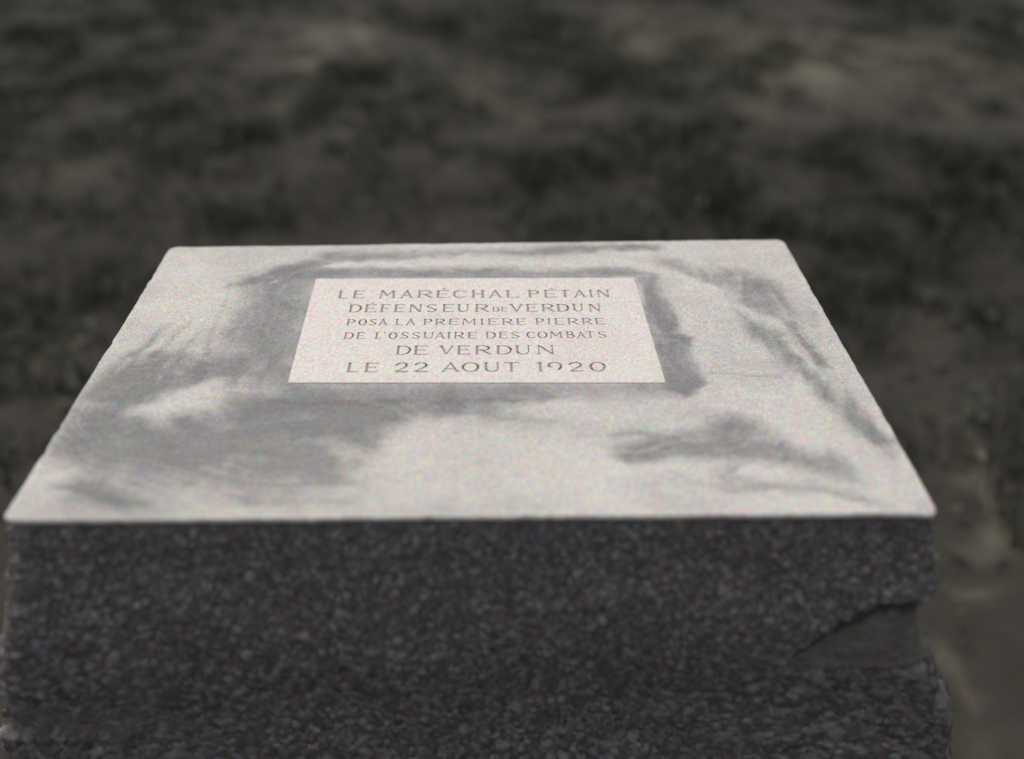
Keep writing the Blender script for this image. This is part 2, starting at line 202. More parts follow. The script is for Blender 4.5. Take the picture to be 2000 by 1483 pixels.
def m_concrete():
    t = NT('rough_dark_concrete', .93, .2)
    v = t.n.new('ShaderNodeTexVoronoi'); v.inputs['Scale'].default_value = 210; t.L(t.co, v.inputs['Vector'])      # grains too fine for the mesh
    sp = t.n.new('ShaderNodeSeparateColor'); t.L(v.outputs['Color'], sp.inputs[0])
    bare = t.attr('bare')
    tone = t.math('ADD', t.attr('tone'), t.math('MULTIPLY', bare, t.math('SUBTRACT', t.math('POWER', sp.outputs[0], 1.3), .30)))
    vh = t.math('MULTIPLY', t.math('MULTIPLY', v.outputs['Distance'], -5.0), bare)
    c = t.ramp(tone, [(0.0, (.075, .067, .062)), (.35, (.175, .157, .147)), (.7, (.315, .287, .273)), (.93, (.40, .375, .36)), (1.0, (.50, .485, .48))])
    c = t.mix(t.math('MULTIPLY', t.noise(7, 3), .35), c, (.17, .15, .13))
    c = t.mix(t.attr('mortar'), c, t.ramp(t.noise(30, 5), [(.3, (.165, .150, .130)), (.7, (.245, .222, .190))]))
    c = t.grain(c, 330, .8); c = t.grain(c, 700, .5)
    t.bump(t.math('ADD', vh, t.math('ADD', t.noise(900, 3, .7), t.math('MULTIPLY', t.noise(300, 3), 1.3))), .5, .0012)
    return t.out(c)

def m_soil():
    t = NT('soil', .97, .1)
    f = t.math('ADD', t.attr('dry'), t.math('MULTIPLY', t.math('SUBTRACT', t.noise(14, 6, .65), .5), .32))
    c = t.ramp(f, [(0.0, (.028, .026, .022)), (.4, (.066, .061, .050)), (.75, (.170, .156, .120)), (1.0, (.27, .245, .19))])
    c = t.grain(c, 30, .16)
    t.bump(t.noise(60, 6, .7), .8, .01)
    return t.out(c)

def m_blade():
    t = NT('grass_blade', .8, .2)
    c = t.ramp(t.attr('tint'), [(0.0, (.026, .027, .021)), (.4, (.062, .064, .047)), (.7, (.14, .135, .095)), (1.0, (.25, .225, .16))])
    t.b.inputs['Subsurface Weight'].default_value = 0
    return t.out(c)

def m_stone(n, a, b):
    t = NT(n, .9, .2)
    c = t.ramp(t.noise(18, 5), [(.3, a), (.7, b)]); c = t.grain(c, 200, .4)
    t.bump(t.noise(50, 5), .6, .006)
    return t.out(c)

PLASTER, MARBLE, ENGR, CONC, SOIL, BLADE = m_plaster(), m_marble(), m_engrave(), m_concrete(), m_soil(), m_blade()

# ------------------------------------------------------------------ ground: one sheet to the horizon
def spaced(lo, hi, fine, far, nfar):
    core = np.arange(lo, hi, fine)
    g = np.geomspace(fine, far, nfar).cumsum()
    return np.concatenate([(lo - g)[::-1], core, hi + g])
gx = spaced(-4.9, 5.3, .03, 260, 42); gy = spaced(-1.5, 10.0, .033, 260, 42)
GX, GY = np.meshgrid(gx, gy, indexing='ij')
def dryness(X, Y):
    P = np.stack([X, Y, 0 * X], -1)
    wx = X + .10 * vnoise(P, 2.2, 61) + .05 * vnoise(P, 6, 62); wy = Y + .18 * vnoise(P, 1.7, 63) + .08 * vnoise(P, 5, 64)
    v = .345 + .10 * fbm(P, 1.6, 65, 4)
    for x, y, rx, ry, s in GROUND:
        v = v + .37 * s * np.exp(-((wx - x) / rx) ** 2 - ((wy - y) / max(ry, .05)) ** 2)
    return v - .09 * np.exp(-((Y - 3.0) / 1.5) ** 2) + .07 * smooth(1.0, 4.0, X) * smooth(5.0, 7.0, Y)
def ground_h(X, Y):
    P = np.stack([X, Y, 0 * X], -1)
    far = np.exp(-(np.maximum(0, np.hypot(X, Y - 3) - 7) / 6) ** 2)
    h = .05 * fbm(P, .9, 3, 3) + far * (.028 * fbm(P, 5, 9, 3) + .010 * np.abs(vnoise(P, 14, 21)))
    near = smooth(1.1, .45, np.hypot(X, Y - .38))          # worn level round the stone's foot
    return h * (1 - near) + near * h * .15
GZ = ground_h(GX, GY)
G = np.stack([GX, GY, GZ], -1).reshape(-1, 3)
link('ground', mesh_np('ground', G, grid_faces(len(gx), len(gy)), [SOIL], attrs={'dry': dryness(GX, GY)}), kind='structure')

# grass and low weeds: tufts of blades, denser where the ground is not bare
def grass(n, name):
    x = rng.uniform(-4.6, 5.1, n * 3); y = rng.uniform(-1.0, 9.8, n * 3)
    P = np.stack([x, y, 0 * x], -1)
    clump = fbm(P, 4.5, 33, 3) + .6 * fbm(P, 1.1, 40, 2)
    keep = (clump > rng.uniform(-.55, .75, len(x))) & ~((np.abs(x) < .66) & (y > -.12) & (y < .86))
    keep &= (np.hypot(x, y - .38) > 1.65)
    keep &= (dryness(x, y) < .60) | (rng.random(len(x)) < .03)
    x, y, clump = x[keep][:n], y[keep][:n], clump[keep][:n]; n = len(x)
    z = ground_h(x, y) - .006
    k = np.clip(.6 + clump, .3, 1.5)
    h = rng.uniform(.04, .13, n) * k; wd = rng.uniform(.004, .010, n)
    az = rng.uniform(0, 2 * np.pi, n); lean = rng.uniform(.15, 1.0, n); az2 = az + rng.uniform(-.6, .6, n) + 1.57
    V = np.zeros((n, 5, 3)); s, c = np.sin(az), np.cos(az); ls, lc = np.sin(az2), np.cos(az2)
    for i, (t, ww) in enumerate(((0, 1), (0, -1), (.55, .8), (.55, -.8), (1, 0))):
        off = lean * h * t * t
        V[:, i, 0] = x + c * wd * ww * .5 + lc * off; V[:, i, 1] = y + s * wd * ww * .5 + ls * off
        V[:, i, 2] = z + h * (t - .35 * lean * t * t)
    b = (np.arange(n) * 5)[:, None]
    F = np.concatenate([b + [0, 1, 3], b + [0, 3, 2], b + [2, 3, 4]])
    dr = dryness(x, y)
    tint = np.clip(dr * 1.15 - .12 + rng.normal(0, .08, n), 0, 1)
    me = mesh_np(name, V.reshape(-1, 3), F, [BLADE], smooth=False, attrs={'tint': np.repeat(tint, 5)})
    return link(name, me, kind='stuff', label='dark short grass and weeds growing on the ground around the stone', category='grass')
grass(110000, 'grass')

# fallen leaves and bits of litter
def litter(n):
    x = rng.uniform(-4.4, 4.8, n); y = rng.uniform(-.8, 9.3, n)
    ok = ~((np.abs(x) < .66) & (y > -.12) & (y < .86)); x, y = x[ok], y[ok]; n = len(x)
    z = ground_h(x, y) + rng.uniform(.012, .05, n); a = rng.uniform(0, 6.28, n); r = rng.uniform(.012, .035, n)
    V = np.zeros((n, 6, 3))
    for i in range(6):
        t = a + i * math.pi / 3; rr = r * (1.25 if i % 3 == 0 else .62)
        V[:, i] = np.stack([x + rr * np.cos(t), y + rr * np.sin(t), z + rng.uniform(-.010, .010, n)], -1)
    b = (np.arange(n) * 6)[:, None]
    F = np.concatenate([b + [0, 1, 5], b + [1, 2, 4], b + [1, 4, 5], b + [2, 3, 4]])
    tint = np.clip(dryness(x, y) * 1.1 + rng.normal(0.0, .1, n), 0, 1)
    link('leaf_litter', mesh_np('leaf_litter', V.reshape(-1, 3), F, [BLADE], False, {'tint': np.repeat(tint, 6)}),
         kind='stuff', label='small fallen leaves and stalks scattered over the dark grass', category='leaf litter')
litter(2500)

# ------------------------------------------------------------------ the memorial stone
stone = bpy.data.objects.new('memorial_stone', None); sc.collection.objects.link(stone)
stone.location = (0, .37, 0)
stone['label'] = 'rough concrete foundation stone with pale plastered top and engraved plaque'
stone['category'] = 'foundation stone'
O = np.array([0, .37, 0])

# plastered top --------------------------------------------------------------
C00, C10, C11, C01 = [np.array(p) for p in TOP]
def edge_spacing(n, L):
    t = np.linspace(0, 1, n - 24)
    e = np.array([.0003, .0008, .0015, .0024, .0034, .0046, .006, .0076, .0094, .0112, .013, .015]) / L
    return np.unique(np.concatenate([[0], t[(t > .017 / L) & (t < 1 - .017 / L)], e, 1 - e, [1]]))
su = edge_spacing(780, 1.0); sv = edge_spacing(500, .74)
U, Vv = np.meshgrid(su, sv, indexing='ij')
RC = .015
def square_round(u, v, Lx, Ly):
    x = (u - .5) * Lx; y = (v - .5) * Ly; hx, hy = Lx / 2, Ly / 2
    a = np.clip((np.abs(x) - hx + RC) / RC, 0, 1); b = np.clip((np.abs(y) - hy + RC) / RC, 0, 1)
    a2 = a * np.sqrt(1 - b * b / 2); b2 = b * np.sqrt(1 - a * a / 2)
    x2 = np.where(a > 0, np.sign(x) * (hx - RC + a2 * RC), x); y2 = np.where(b > 0, np.sign(y) * (hy - RC + b2 * RC), y)
    inner = np.hypot(a2, b2)
    d = np.where((a > 0) & (b > 0), (1 - inner) * RC, np.minimum(hx - np.abs(x), hy - np.abs(y)))
    return x2 / Lx + .5, y2 / Ly + .5, d
u2, v2, dist = square_round(U, Vv, 1.0, .74)
XY = ((1 - u2) * (1 - v2))[..., None] * C00 + (u2 * (1 - v2))[..., None] * C10 + (u2 * v2)[..., None] * C11 + ((1 - u2) * v2)[..., None] * C01
X, Y = XY[..., 0], XY[..., 1]
P3 = np.stack([X, Y, 0 * X], -1)
en = smooth(.03, 0, dist)
cxy = np.array([0, .37])
dirx = (X - cxy[0]) / .5; diry = (Y - cxy[1]) / .37
nick = -.0018 * smooth(.35, .8, vnoise(P3, 38, 77)) - .0014 * smooth(.3, .9, vnoise(P3, 110, 78))
wob = .7 * nick + .0007 * fbm(P3, 9, 71, 4) + .0008 * vnoise(P3, 70, 75)
X = X + en * wob * np.clip(dirx ** 7, -1, 1); Y = Y + en * wob * np.clip(diry ** 7, -1, 1)
chip = np.exp(-((X - .497) / .022) ** 2 - ((Y - .004) / .016) ** 2)
P3 = np.stack([X, Y, 0 * X], -1)
wx = X + .009 * fbm(P3, 14, 81, 3) + .0035 * fbm(P3, 60, 82, 2); wy = Y + .012 * fbm(P3, 12, 83, 3) + .005 * vnoise(P3, 60, 84)
# the trowel went round the plaque: streaks follow it
pdist = -poly_sd(X, Y, [tuple(p) for p in PLQ]); pang = np.arctan2(Y - .44, X)
streak = fbm(np.stack([np.cos(pang) * 4 + 1.1 * fbm(P3, 5, 115, 2), np.sin(pang) * 4 + pdist * 6, pdist * 105 + 9 * fbm(P3, 5, 116, 3)], -1), 1.0, 117, 4, .62)
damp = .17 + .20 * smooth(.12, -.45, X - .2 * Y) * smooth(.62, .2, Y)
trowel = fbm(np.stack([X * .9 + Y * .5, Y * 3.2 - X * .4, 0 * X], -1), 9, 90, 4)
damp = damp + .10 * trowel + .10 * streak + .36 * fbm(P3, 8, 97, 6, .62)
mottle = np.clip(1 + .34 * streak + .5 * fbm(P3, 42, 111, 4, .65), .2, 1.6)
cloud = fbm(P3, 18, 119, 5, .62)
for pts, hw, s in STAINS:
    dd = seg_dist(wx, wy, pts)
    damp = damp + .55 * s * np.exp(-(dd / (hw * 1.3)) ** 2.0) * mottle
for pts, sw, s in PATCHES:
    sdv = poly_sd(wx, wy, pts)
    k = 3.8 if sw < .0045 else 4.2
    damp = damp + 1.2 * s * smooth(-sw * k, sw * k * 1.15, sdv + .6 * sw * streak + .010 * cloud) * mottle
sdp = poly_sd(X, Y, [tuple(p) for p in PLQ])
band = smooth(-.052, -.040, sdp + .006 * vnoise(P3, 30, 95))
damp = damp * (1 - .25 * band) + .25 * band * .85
damp = np.clip(damp - .08 * smooth(.02, 0, dist), 0, 1)
R0 = .0035
dz = np.where(dist < R0, R0 - np.sqrt(np.maximum(R0 ** 2 - (R0 - dist) ** 2, 0)), 0)
Ztop = -dz - .003 * chip + (.0022 * fbm(P3, 8, 101, 3) + .0010 * trowel - .0016 * damp + .0004 * vnoise(P3, 160, 108)) * (1 - band) * (1 - .5 * en) - .0003 * band - .0003
Ztop = np.where(sdp > .003, -.006, Ztop)                 # bed under the plaque
Vt = np.stack([X, Y, Ztop], -1)
nu, nv = len(su), len(sv)
idx = np.arange(nu * nv).reshape(nu, nv)
loop = np.concatenate([idx[:, 0], idx[-1, 1:], idx[-2::-1, -1], idx[0, -2:0:-1]])
base = Vt.reshape(-1, 3)[loop]
rings = [Vt.reshape(-1, 3)]; Fs = [grid_faces(nu, nv)]; prev = loop; n0 = nu * nv
cen = np.array([0, .37, 0])
for dz_, ins in ((-.0008, .0002), (-.0018, .0012), (-.0028, .004), (-.004, .012), (-.012, .03)):
    dirs = base - cen; dirs[:, 2] = 0; dirs /= np.linalg.norm(dirs, axis=1)[:, None]
    Rg = base - dirs * ins; Rg[:, 2] += dz_
    cur = n0 + np.arange(len(loop)); n0 += len(loop); rings.append(Rg)
    Fs.append(np.stack([prev, cur, np.roll(cur, -1), np.roll(prev, -1)], -1)); prev = cur
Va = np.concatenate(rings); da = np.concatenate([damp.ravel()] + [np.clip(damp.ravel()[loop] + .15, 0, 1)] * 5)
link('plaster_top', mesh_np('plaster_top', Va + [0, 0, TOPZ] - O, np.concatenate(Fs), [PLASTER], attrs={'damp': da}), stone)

# rough body -----------------------------------------------------------------
ins = .004; cs = [C00 + (ins, ins), C10 + (-ins, ins), C11 + (-ins, -ins), C01 + (ins, -ins)]
def path():
    """samples (x, y, nx, ny) round the stone, back centre -> left -> front -> right -> back centre"""
    r = .028; out = []
    c = [cs[3], cs[0], cs[1], cs[2]]
    start = (cs[2] + cs[3]) / 2
    cur = start
    for i, p in enumerate(c):
        nxt = c[(i + 1) % 4] if i < 3 else start
        d0 = (p - cur) / np.linalg.norm(p - cur); d1 = (nxt - p) / np.linalg.norm(nxt - p)
        a, b = p - d0 * r, p + d1 * r
        step = (.0075, .0055, .0011, .0022)[i]
        n = max(2, int(np.linalg.norm(a - cur) / step)); nrm = np.array([d0[1], -d0[0]])
        for t in np.linspace(0, 1, n, endpoint=False): out.append((*(cur + (a - cur) * t), *nrm))
        n2 = np.array([d1[1], -d1[0]]); m = (8, 34, 44, 12)[i]
        cc = a - nrm * r
        for t in np.linspace(0, 1, m, endpoint=False):
            nn = nrm * math.cos(t * math.pi / 2) + n2 * math.sin(t * math.pi / 2); out.append((*(cc + nn * r), *nn))
        cur = b
    n = int(np.linalg.norm(start - cur) / .0075); nrm = n2
    for t in np.linspace(0, 1, n, endpoint=False): out.append((*(cur + (start - cur) * t), *nrm))
    return np.array(out)
Pth = path()
zr = np.concatenate([np.arange(-.0045, -.40, -.00135), -.40 - np.cumsum(np.linspace(.002, .020, 72))])
zr = zr[zr > -1.15]
nP, nZ = len(Pth), len(zr)
seg = np.linalg.norm(np.diff(Pth[:, :2], axis=0, append=Pth[:1, :2]), axis=1)
# corner samples have radius .028, arc length follows from them
ua = np.concatenate([[0], np.cumsum(seg)[:-1]])
BX = np.repeat(Pth[:, 0:1], nZ, 1); BY = np.repeat(Pth[:, 1:2], nZ, 1)
NX = np.repeat(Pth[:, 2:3], nZ, 1); NY = np.repeat(Pth[:, 3:4], nZ, 1)
ZZ = np.repeat(zr[None], nP, 0)
ip = lambda tab: np.interp(-zr, [-a for a, b in tab], [b for a, b in tab])
bf = ip([(0, -.004), (-.010, -.003), (-.020, .002), (-.07, .012), (-.13, .028), (-.18, .031), (-.27, .008), (-.34, .001), (-.6, .02), (-1.1, .04)])
br = ip([(0, .000), (-.006, .003), (-.022, .008), (-.043, .012), (-.078, .017), (-.108, .020), (-.122, .015), (-.145, .012), (-.175, .018), (-.215, .036), (-.248, .052), (-.316, .088), (-.5, .115), (-.9, .12)])
bl = ip([(0, -.004), (-.010, -.003), (-.03, .006), (-.1, .02), (-.2, .045), (-.32, .08), (-.5, .10), (-.9, .11)])
bk = ip([(0, -.003), (-.012, -.003), (-.03, .004), (-.2, .018), (-.4, .03), (-.9, .06)])
BX = BX + br[None] * smooth(.22, .47, BX) - bl[None] * smooth(-.22, -.47, BX)      # the foot spreads sideways
ker = np.hanning(41); bfs = np.convolve(np.pad(bf, 20, 'edge'), ker / ker.sum(), 'valid')       # the belly of the face wanders up and down
zw = ZZ + (.035 * fbm(np.stack([BX, 0 * BX, 0 * BX], -1), 4.5, 201, 3) + .012 * fbm(np.stack([BX, BY, ZZ], -1), 14, 205, 3)) * smooth(-.03, -.12, ZZ)
off = np.interp(-zw, -zr, bfs) * np.clip(-NY, 0, 1) ** 2 + bk[None] * np.clip(NY, 0, 1) ** 2
PB = np.stack([BX, BY, ZZ], -1)
below = smooth(-.006, -.03, ZZ)
off = off + below * (.008 * fbm(PB, 6, 131, 3) + .0045 * fbm(PB, 26, 137, 3) + .0016 * vnoise(PB, 120, 141))
# chips knocked out of the right-hand edge
cornerness = np.clip(NX, 0, 1) * np.clip(-NY, 0, 1) * 2
off = off - cornerness * .006 * np.clip(vnoise(PB, 60, 149), 0, 1) + .004 * vnoise(PB, 45, 151) * cornerness
# aggregate: grains standing out of the surface
H = np.zeros((nP, nZ)); tone = .30 + .10 * fbm(PB, 90, 161, 2)
fr0, fr1 = np.argmax(Pth[:, 3] < -.3), nP - 1
uf0 = ua[np.argmax((Pth[:, 3] < -.5))] - .05; iend = np.where(Pth[:, 3] < -.5)[0][-1]; uf1 = ua[iend] + .50
n = 68000
pu = rng.uniform(uf0, uf1, n); pz = -rng.uniform(.012, .42, n)
pr = np.clip(rng.lognormal(math.log(.0018), .36, n), .0011, .0050)
pr *= np.interp(-pz, [0, .15, .33], [.9, 1.05, 1.4])
ufr = ua[iend]                                           # a few coarse lumps under the smooth patch and low on the face
pu[:90] = ufr - rng.uniform(-.01, .17, 90); pz[:90] = -rng.uniform(.205, .34, 90); pr[:90] = rng.uniform(.0035, .0085, 90)
pu[90:240] = rng.uniform(uf0, ufr, 150); pz[90:240] = -rng.uniform(.16, .42, 150); pr[90:240] = rng.uniform(.003, .0055, 150)
pe = rng.uniform(.84, 1.2, n); pa = rng.uniform(0, math.pi, n); pt = np.clip(rng.beta(1.5, 2.0, n), 0, 1)
pd = rng.uniform(.25, .75, n)
i0 = np.searchsorted(ua, pu - pr * 1.35); i1 = np.searchsorted(ua, pu + pr * 1.35)
nz = -zr; j0 = np.searchsorted(nz, -pz - pr * 1.35); j1 = np.searchsorted(nz, -pz + pr * 1.35)
for k in range(n):
    a, b, c, e = i0[k], i1[k], j0[k], j1[k]
    if b - a < 2 or e - c < 2: continue
    du = (ua[a:b] - pu[k])[:, None]; dv = (zr[c:e] - pz[k])[None]
    ca, sa = math.cos(pa[k]), math.sin(pa[k])
    x = (du * ca + dv * sa) / (pr[k] * pe[k]); y = (-du * sa + dv * ca) / (pr[k] / pe[k])
    q = 1 - (np.abs(x) ** 2.2 + np.abs(y) ** 2.2)
    hh = np.where(q > 0, (pd[k] * 1.0 + .55 * np.sqrt(np.maximum(q, 0))) * pr[k], 0)
    S = H[a:b, c:e]; msk = hh > S
    S[msk] = hh[msk]; tone[a:b, c:e][msk] = pt[k]
off = off + H * below
UA = np.repeat(ua[:, None], nZ, 1)
bare = 1 - smooth(-.44, -.40, ZZ) * smooth(uf0 - .01, uf0 + .03, UA) * smooth(uf1 + .01, uf1 - .03, UA)
# smooth floated patches of mortar, sunk behind a ragged lip
XF = np.where(NX > .8, BX + BY * .5, BX); side = (NY < -.2) | ((NX > .2) & (BY < .06))
wX = XF + .004 * fbm(PB, 40, 171, 3); wZ = ZZ + .006 * fbm(PB, 34, 173, 3) + .002 * vnoise(PB, 150, 175)
sd = np.maximum(poly_sd(wX, wZ, PATCH), -1) ; sd2 = poly_sd(wX, wZ, PATCH2)
mort = np.where(side, smooth(-.0012, .0022, sd), 0)
ztop = np.interp(XF, [.34, .38, .43, .46, .53], [-.19, -.148, -.115, -.104, -.115])
tt = np.clip((ZZ + .209) / (ztop + .2095), 0, 1)
deep = (.002 + .014 * tt * smooth(.335, .42, XF)) * smooth(0, .016, sd)
m2 = np.where(NY < -.2, smooth(-.002, .004, sd2), 0)
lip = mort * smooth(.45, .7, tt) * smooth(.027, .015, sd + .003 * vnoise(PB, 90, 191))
tone = tone * (1 - .95 * lip) * (1 - .35 * mort)  # broken concrete lip; its darkening also paints in the shade under the overhang
off = off - .0012 * lip * np.abs(vnoise(PB, 170, 193)) - mort * (H * below + deep) - m2 * (H * below * .9 + .008)
off = off + mort * (.0028 * fbm(PB * [1, 1, 2.6], 30, 181, 3))
lowlip = seg_dist(wX, wZ, [(.37, -.207), (.394, -.208), (.447, -.209), (.477, -.212), (.505, -.200), (.53, -.186)])
off = off - .008 * np.exp(-(lowlip / .0022) ** 2) * side
crack = seg_dist(wX, wZ, [(.322, -.205), (.352, -.196)]); crack2 = seg_dist(wX, wZ, [(.405, -.245), (.43, -.232), (.45, -.222), (.47, -.214)])
off = off - .007 * np.exp(-(crack / .002) ** 2) * (NY < -.5) - .006 * np.exp(-(crack2 / .002) ** 2) * (NY < -.5)
VB = np.stack([BX + NX * off, BY + NY * off, ZZ], -1).reshape(-1, 3)
Fb = grid_faces(nP, nZ, wrap=True)[:, ::-1]
# closing ring at the top, tucked under the plaster
top_idx = np.arange(nP) * nZ
inner = VB[top_idx].copy(); dirs = inner - cen; dirs[:, 2] = 0; dirs /= np.linalg.norm(dirs, axis=1)[:, None]
inner -= dirs * .04
ti = nP * nZ + np.arange(nP)
Fb = np.concatenate([Fb, np.stack([top_idx, ti, np.roll(ti, -1), np.roll(top_idx, -1)], -1)])
VB = np.concatenate([VB, inner])
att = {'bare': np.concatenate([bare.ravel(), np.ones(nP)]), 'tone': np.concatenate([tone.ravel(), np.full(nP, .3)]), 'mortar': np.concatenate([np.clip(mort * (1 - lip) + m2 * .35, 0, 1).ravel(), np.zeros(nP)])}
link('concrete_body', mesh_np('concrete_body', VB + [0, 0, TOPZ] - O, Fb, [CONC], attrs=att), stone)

# ------------------------------------------------------------------ letters, cut as strokes
ST, TH = .128, .064            # thick and thin stroke, as fractions of the letter's height
def bar(p, q, w0, w1=None):
    w1 = w0 if w1 is None else w1
    (x0, y0), (x1, y1) = p, q; L = math.hypot(x1 - x0, y1 - y0) or 1e-6; nx, ny = -(y1 - y0) / L / 2, (x1 - x0) / L / 2
    return [(x0 + nx * w0, y0 + ny * w0), (x0 - nx * w0, y0 - ny * w0), (x1 - nx * w1, y1 - ny * w1), (x1 + nx * w1, y1 + ny * w1)]
def curve(cx, cy, rx, ry, a0, a1, wfun, n=14, tilt=0):
    out = []; pts = []
    for i in range(n + 1):
        a = math.radians(a0 + (a1 - a0) * i / n); ca, sa = math.cos(a), math.sin(a)
        w_ = wfun(a); L = math.hypot(ca / max(rx, .01), sa / max(ry, .01)) or 1
        nx_, ny_ = ca / max(rx, .01) / L, sa / max(ry, .01) / L
        x, y = cx + rx * ca, cy + ry * sa
        pts.append(((x + nx_ * w_ / 2, y + ny_ * w_ / 2), (x - nx_ * w_ / 2, y - ny_ * w_ / 2)))
    for a, b in zip(pts[:-1], pts[1:]): out.append([a[0], a[1], b[1], b[0]])
    return out
def bow(hi, lo=TH): return lambda a: lo + (hi - lo) * abs(math.cos(a)) ** 1.5
def serif(x, y, up, s=.10, wst=ST):
    """small flared foot or head across a stem end; up=+1 stem rises from it"""
    t = .030; return [[(x - wst / 2 - s * .55, y), (x + wst / 2 + s * .55, y), (x + wst / 2 + s * .5, y + up * t), (x + wst / 2, y + up * .10), (x - wst / 2, y + up * .10), (x - wst / 2 - s * .5, y + up * t)]]
def stem(x, w_=ST, s=.10, y0=0, y1=1): return [bar((x, y0), (x, y1), w_)] + serif(x, y0, 1, s, w_) + serif(x, y1, -1, s, w_)
def glyph(ch, w):
    a = ST / 2 + .05; T = TH; h = T / 2; G = []
    if ch in 'EÉÈ':
        G += stem(a, s=.08) + [bar((a, 1 - h), (w, 1 - h), T), bar((w - .02, 1), (w - .02, .86), .045, .02), bar((a, .52), (w * .80, .52), T * .9), bar((w * .8, .58), (w * .8, .46), .04),
              bar((a, h), (w, h), T), bar((w - .01, 0), (w + .02, .17), .05, .02)]
        if ch == 'É': G += [bar((w * .45, 1.14), (w * .72, 1.28), .05, .09)]
        if ch == 'È': G += [bar((w * .62, 1.12), (w * .40, 1.24), .03, .05)]
    elif ch == 'F':
        G += stem(a, s=.09) + [bar((a, 1 - h), (w, 1 - h), T), bar((w - .02, 1), (w - .02, .86), .045, .02), bar((a, .5), (w * .78, .5), T * .9), bar((w * .78, .56), (w * .78, .44), .04)]
    elif ch == 'L':
        G += stem(a, s=.09) + [bar((a, h), (w, h), T), bar((w - .01, 0), (w + .01, .17), .05, .02)]
    elif ch == 'I': G += stem(w / 2, s=.09)
    elif ch == '1': G += stem(w / 2, s=.09) + [bar((w / 2, .96), (w / 2 - .22, .90), .09, .03)]
    elif ch == 'H': G += stem(a) + stem(w - a) + [bar((a, .52), (w - a, .52), T)]
    elif ch == 'T': G += [bar((w / 2, 0), (w / 2, 1), ST)] + serif(w / 2, 0, 1) + [bar((0, 1 - h), (w, 1 - h), T), bar((.02, 1), (-.01, .86), .045, .02), bar((w - .02, 1), (w + .01, .86), .045, .02)]
    elif ch == 'N': a = .07; G += stem(a, T * 1.1) + [bar((w - a, .02), (w - a, 1), T * 1.1)] + serif(w - a, 1, -1, .12, T) + [[(a - .08, 1), (a + .10, 1), (w - a + .04, .0), (w - a - .06, .0)]]
    elif ch == 'U': G += [bar((a, 1), (a, .36), ST), bar((w - a, 1), (w - a, .36), T * 1.1)] + serif(a, 1, -1) + serif(w - a, 1, -1, .1, T) + \
            curve(w / 2, .36, w / 2 - a, .36 - h, 180, 360, lambda t: TH + (ST - TH) * max(0, -math.cos(t)) ** 1.5)
    elif ch == 'A': G += [bar((.05, 0), (w / 2, 1), T), bar((w - .08, 0), (w / 2 - .02, 1), ST * 1.0, ST * .85), bar((w * .22, .33), (w * .78, .33), T * .85)] + serif(.05, 0, 1, .12, T) + serif(w - .08, 0, 1, .09, ST)
    elif ch == 'V': G += [bar((.08, 1), (w / 2, .02), ST * .95, ST * .8), bar((w - .05, 1), (w / 2 + .01, .02), T)] + serif(.08, 1, -1) + serif(w - .05, 1, -1, .12, T)
    elif ch == 'M': G += [bar((.10, 0), (.14, 1), T), bar((w - .10, 0), (w - .14, 1), ST), [(.06, 1), (.24, 1), (w / 2 + .03, .30), (w / 2 - .05, .30)], bar((w - .16, .98), (w / 2, .32), T)] + serif(.10, 0, 1, .1, T) + serif(w - .10, 0, 1)
    elif ch == 'D': G += stem(a, s=.07) + [bar((a, 1 - h), (w * .45, 1 - h), T), bar((a, h), (w * .45, h), T)] + curve(w * .45, .5, w * .55 - ST / 2, .5 - h, -90, 90, bow(ST))
    elif ch in 'PRB':
        lo = .44 if ch != 'B' else .50; cy = (1 + lo) / 2; rw = w * (.95 if ch != 'B' else .9)
        G += stem(a, s=.08) + [bar((a, 1 - h), (rw * .5, 1 - h), T), bar((a, lo + h), (rw * .5, lo + h), T)] + curve(rw * .5, cy, rw * .5 - ST / 2, (1 - lo) / 2 - h, -90, 90, bow(ST * .95), 10)
        if ch == 'R': G += [bar((w * .42, lo + .03), (w - .03, .03), ST * .8, ST * .75), bar((w - .06, h * .7), (w + .07, h * .7), T * .6)]
        if ch == 'B': G += [bar((a, h), (w * .5, h), T)] + curve(w * .5, lo / 2 + h / 2, w * .5 - ST / 2, lo / 2 - h / 2, -90, 90, bow(ST), 10)
    elif ch in 'O0': G += curve(w / 2, .5, w / 2 - ST / 2, .5 - h, 0, 360, bow(ST), 30)
    elif ch == 'C': G += curve(w / 2 + .02, .5, w / 2 - ST / 2, .5 - h, 42, 318, lambda t: TH + (ST - TH) * max(0, -math.cos(t)) ** 1.4, 22) + [bar((w * .90, .95), (w * .93, .72), .05, .03), bar((w * .90, .06), (w * .97, .20), .05, .03)]
    elif ch == 'S':
        rx = w / 2 - .06
        G += curve(w / 2, .74, rx, .26 - h, 30, 200, bow(T * 1.3), 12) + curve(w / 2, .26, rx, .26 - h, -160, 20, bow(T * 1.3), 12)
        G += [bar((w / 2 - rx * .97, .68), (w / 2 + rx * .97, .32), ST * .8, ST * .8), bar((w * .86, .97), (w * .90, .78), .05, .03), bar((w * .14, .03), (w * .09, .24), .05, .03)]
    elif ch == '2':
        rx = w / 2 - .07
        G += curve(w / 2, .70, rx, .30 - h, -35, 175, lambda t: TH + (ST - TH) * abs(math.cos(t)), 16)
        G += [bar((w / 2 + rx * .80, .54), (w * .12, .07), ST * .75, T), bar((w * .06, h * 1.3), (w, h * 1.3), T * 1.35), bar((w - .01, 0), (w + .02, .20), .05, .02)]
    elif ch == '9':
        G += curve(w / 2, .64, w / 2 - ST / 2, .36 - h, -8, 188, bow(ST), 16) + curve(w * .42, .64, w * .58 - ST / 2, .56, 0, -62, bow(ST), 9)
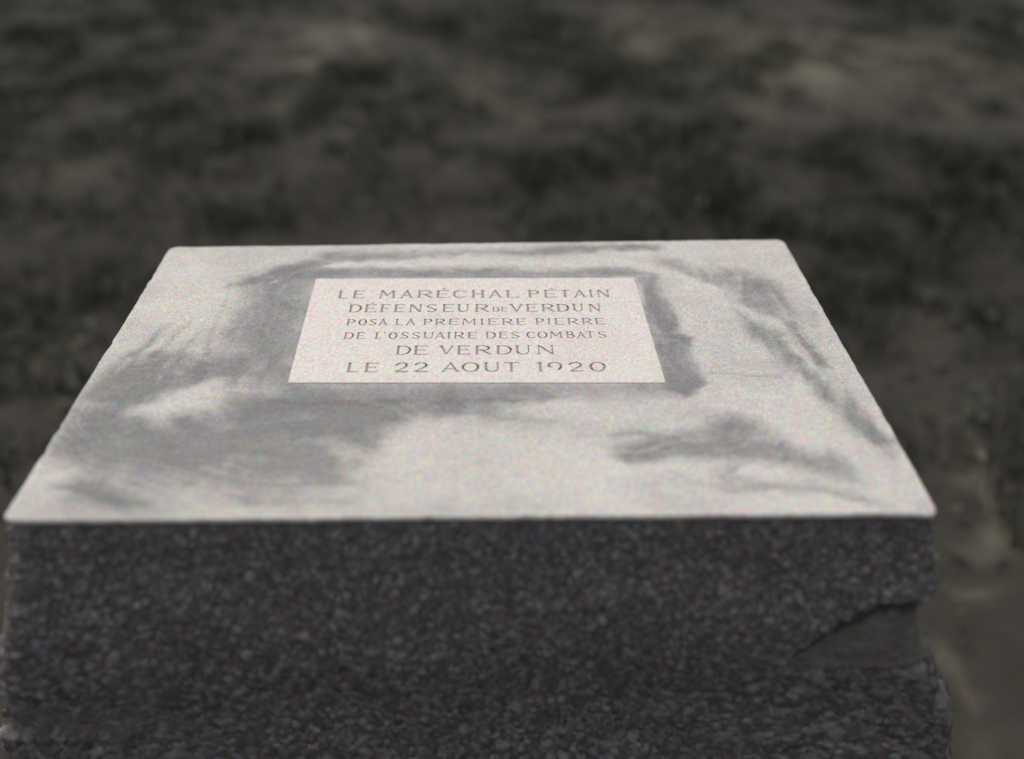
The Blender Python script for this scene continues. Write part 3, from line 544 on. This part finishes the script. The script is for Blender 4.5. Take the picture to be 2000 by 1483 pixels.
        G += curve(w / 2, .64, w / 2 - ST / 2, .22, 180, 250, bow(ST * .9, TH * .7), 7)
    elif ch == "'": G += [[(w / 2 - .06, 1), (w / 2 + .07, 1), (w / 2, .76)]]
    return G

pv = []; faces = []; owner = []
cq = np.array(PLQ); cq0 = cq.mean(0)
SC = 100.0                                             # the 2-D cut works in centimetres
def addface(pts, own):
    A_ = sum(pts[i][0] * pts[(i + 1) % len(pts)][1] - pts[(i + 1) % len(pts)][0] * pts[i][1] for i in range(len(pts)))
    if A_ < 0: pts = pts[::-1]
    i = len(pv); pv.extend(Vector((x * SC, y * SC)) for x, y in pts); faces.append(list(range(i, i + len(pts)))); owner.append(own)
# plaque outline with very small wear along its edges
ol = []
for k in range(4):
    a, b = cq[k], cq[(k + 1) % 4]; nE = 60
    for t in range(nE):
        p = a + (b - a) * t / nE
        if t == 0: p = p + (cq0 - p) * .002
        else:
            e = (b - a) / np.linalg.norm(b - a); nn = np.array([-e[1], e[0]]); p = p + nn * (abs(rng.normal(0, .00022)))
        ol.append(tuple(p))
addface(ol, -1)
for li, (ch, x0, y0, wd, hh) in enumerate(LETTERS):
    w_ = wd / hh
    for poly in glyph(ch, w_):
        addface([(x0 + px * hh + .0001 * rng.normal(), y0 + py * hh) for px, py in poly], li)
vo, eo, fo, ov, oe, of = delaunay_2d_cdt(pv, [], faces, 1, 1e-6, True)
P2 = np.array([(v.x / SC, v.y / SC) for v in vo])
CN = np.array([P2[list(f)].mean(0) for f in fo])       # which stroke, if any, each little triangle lies in
kinds = np.full(len(fo), -1)
for fc, ow in zip(faces, owner):
    if ow < 0: continue
    pg = np.array([(pv[i].x / SC, pv[i].y / SC) for i in fc]); lo_, hi_ = pg.min(0), pg.max(0)
    c_ = np.where((CN >= lo_).all(1) & (CN <= hi_).all(1))[0]
    if len(c_) == 0: continue
    ins_ = poly_sd(CN[c_, 0], CN[c_, 1], [tuple(p) for p in pg]) > 0
    kinds[c_[ins_]] = ow
kinds = kinds.tolist()
PT, PD = .0003, -.0008                                  # face of the plaque, floor of the letters (from the stone's top)
def build(vmap_faces, name, mat, parent, extra=None, **kw):
    V, Fc, ids = [], [], {}
    def vid(key):
        if key not in ids: ids[key] = len(V); V.append(key)
        return ids[key]
    for f in vmap_faces: Fc.append([vid(k) for k in f])
    me = bpy.data.meshes.new(name); me.from_pydata([(p[0] - O[0], p[1] - O[1], p[2] + TOPZ) for p in V], [], Fc); me.materials.append(mat); me.update()
    return link(name, me, parent, **kw)
edge_count = {}
for fi, f in enumerate(fo):
    for a, b in zip(f, f[1:] + f[:1]): edge_count[(a, b)] = fi
plq, let = [], {}
for fi, f in enumerate(fo):
    k = kinds[fi]; z = PT if k < 0 else PD
    tgt = plq if k < 0 else let.setdefault(k, [])
    tgt.append([(P2[v][0], P2[v][1], z) for v in f])
    for a, b in zip(f, f[1:] + f[:1]):
        o = edge_count.get((b, a)); A_, B_ = P2[a], P2[b]
        if o is None:
            if k < 0: plq.append([(A_[0], A_[1], PT), (A_[0], A_[1], -.0085), (B_[0], B_[1], -.0085), (B_[0], B_[1], PT)])
        elif k >= 0 and kinds[o] < 0:                   # wall of a letter, falling from the face to the floor
            tgt.append([(A_[0], A_[1], PT), (A_[0], A_[1], PD), (B_[0], B_[1], PD), (B_[0], B_[1], PT)][::-1])
plaque = build(plq, 'engraved_plaque', MARBLE, stone)
for k in sorted(let): build(let[k], 'letter', ENGR, plaque)
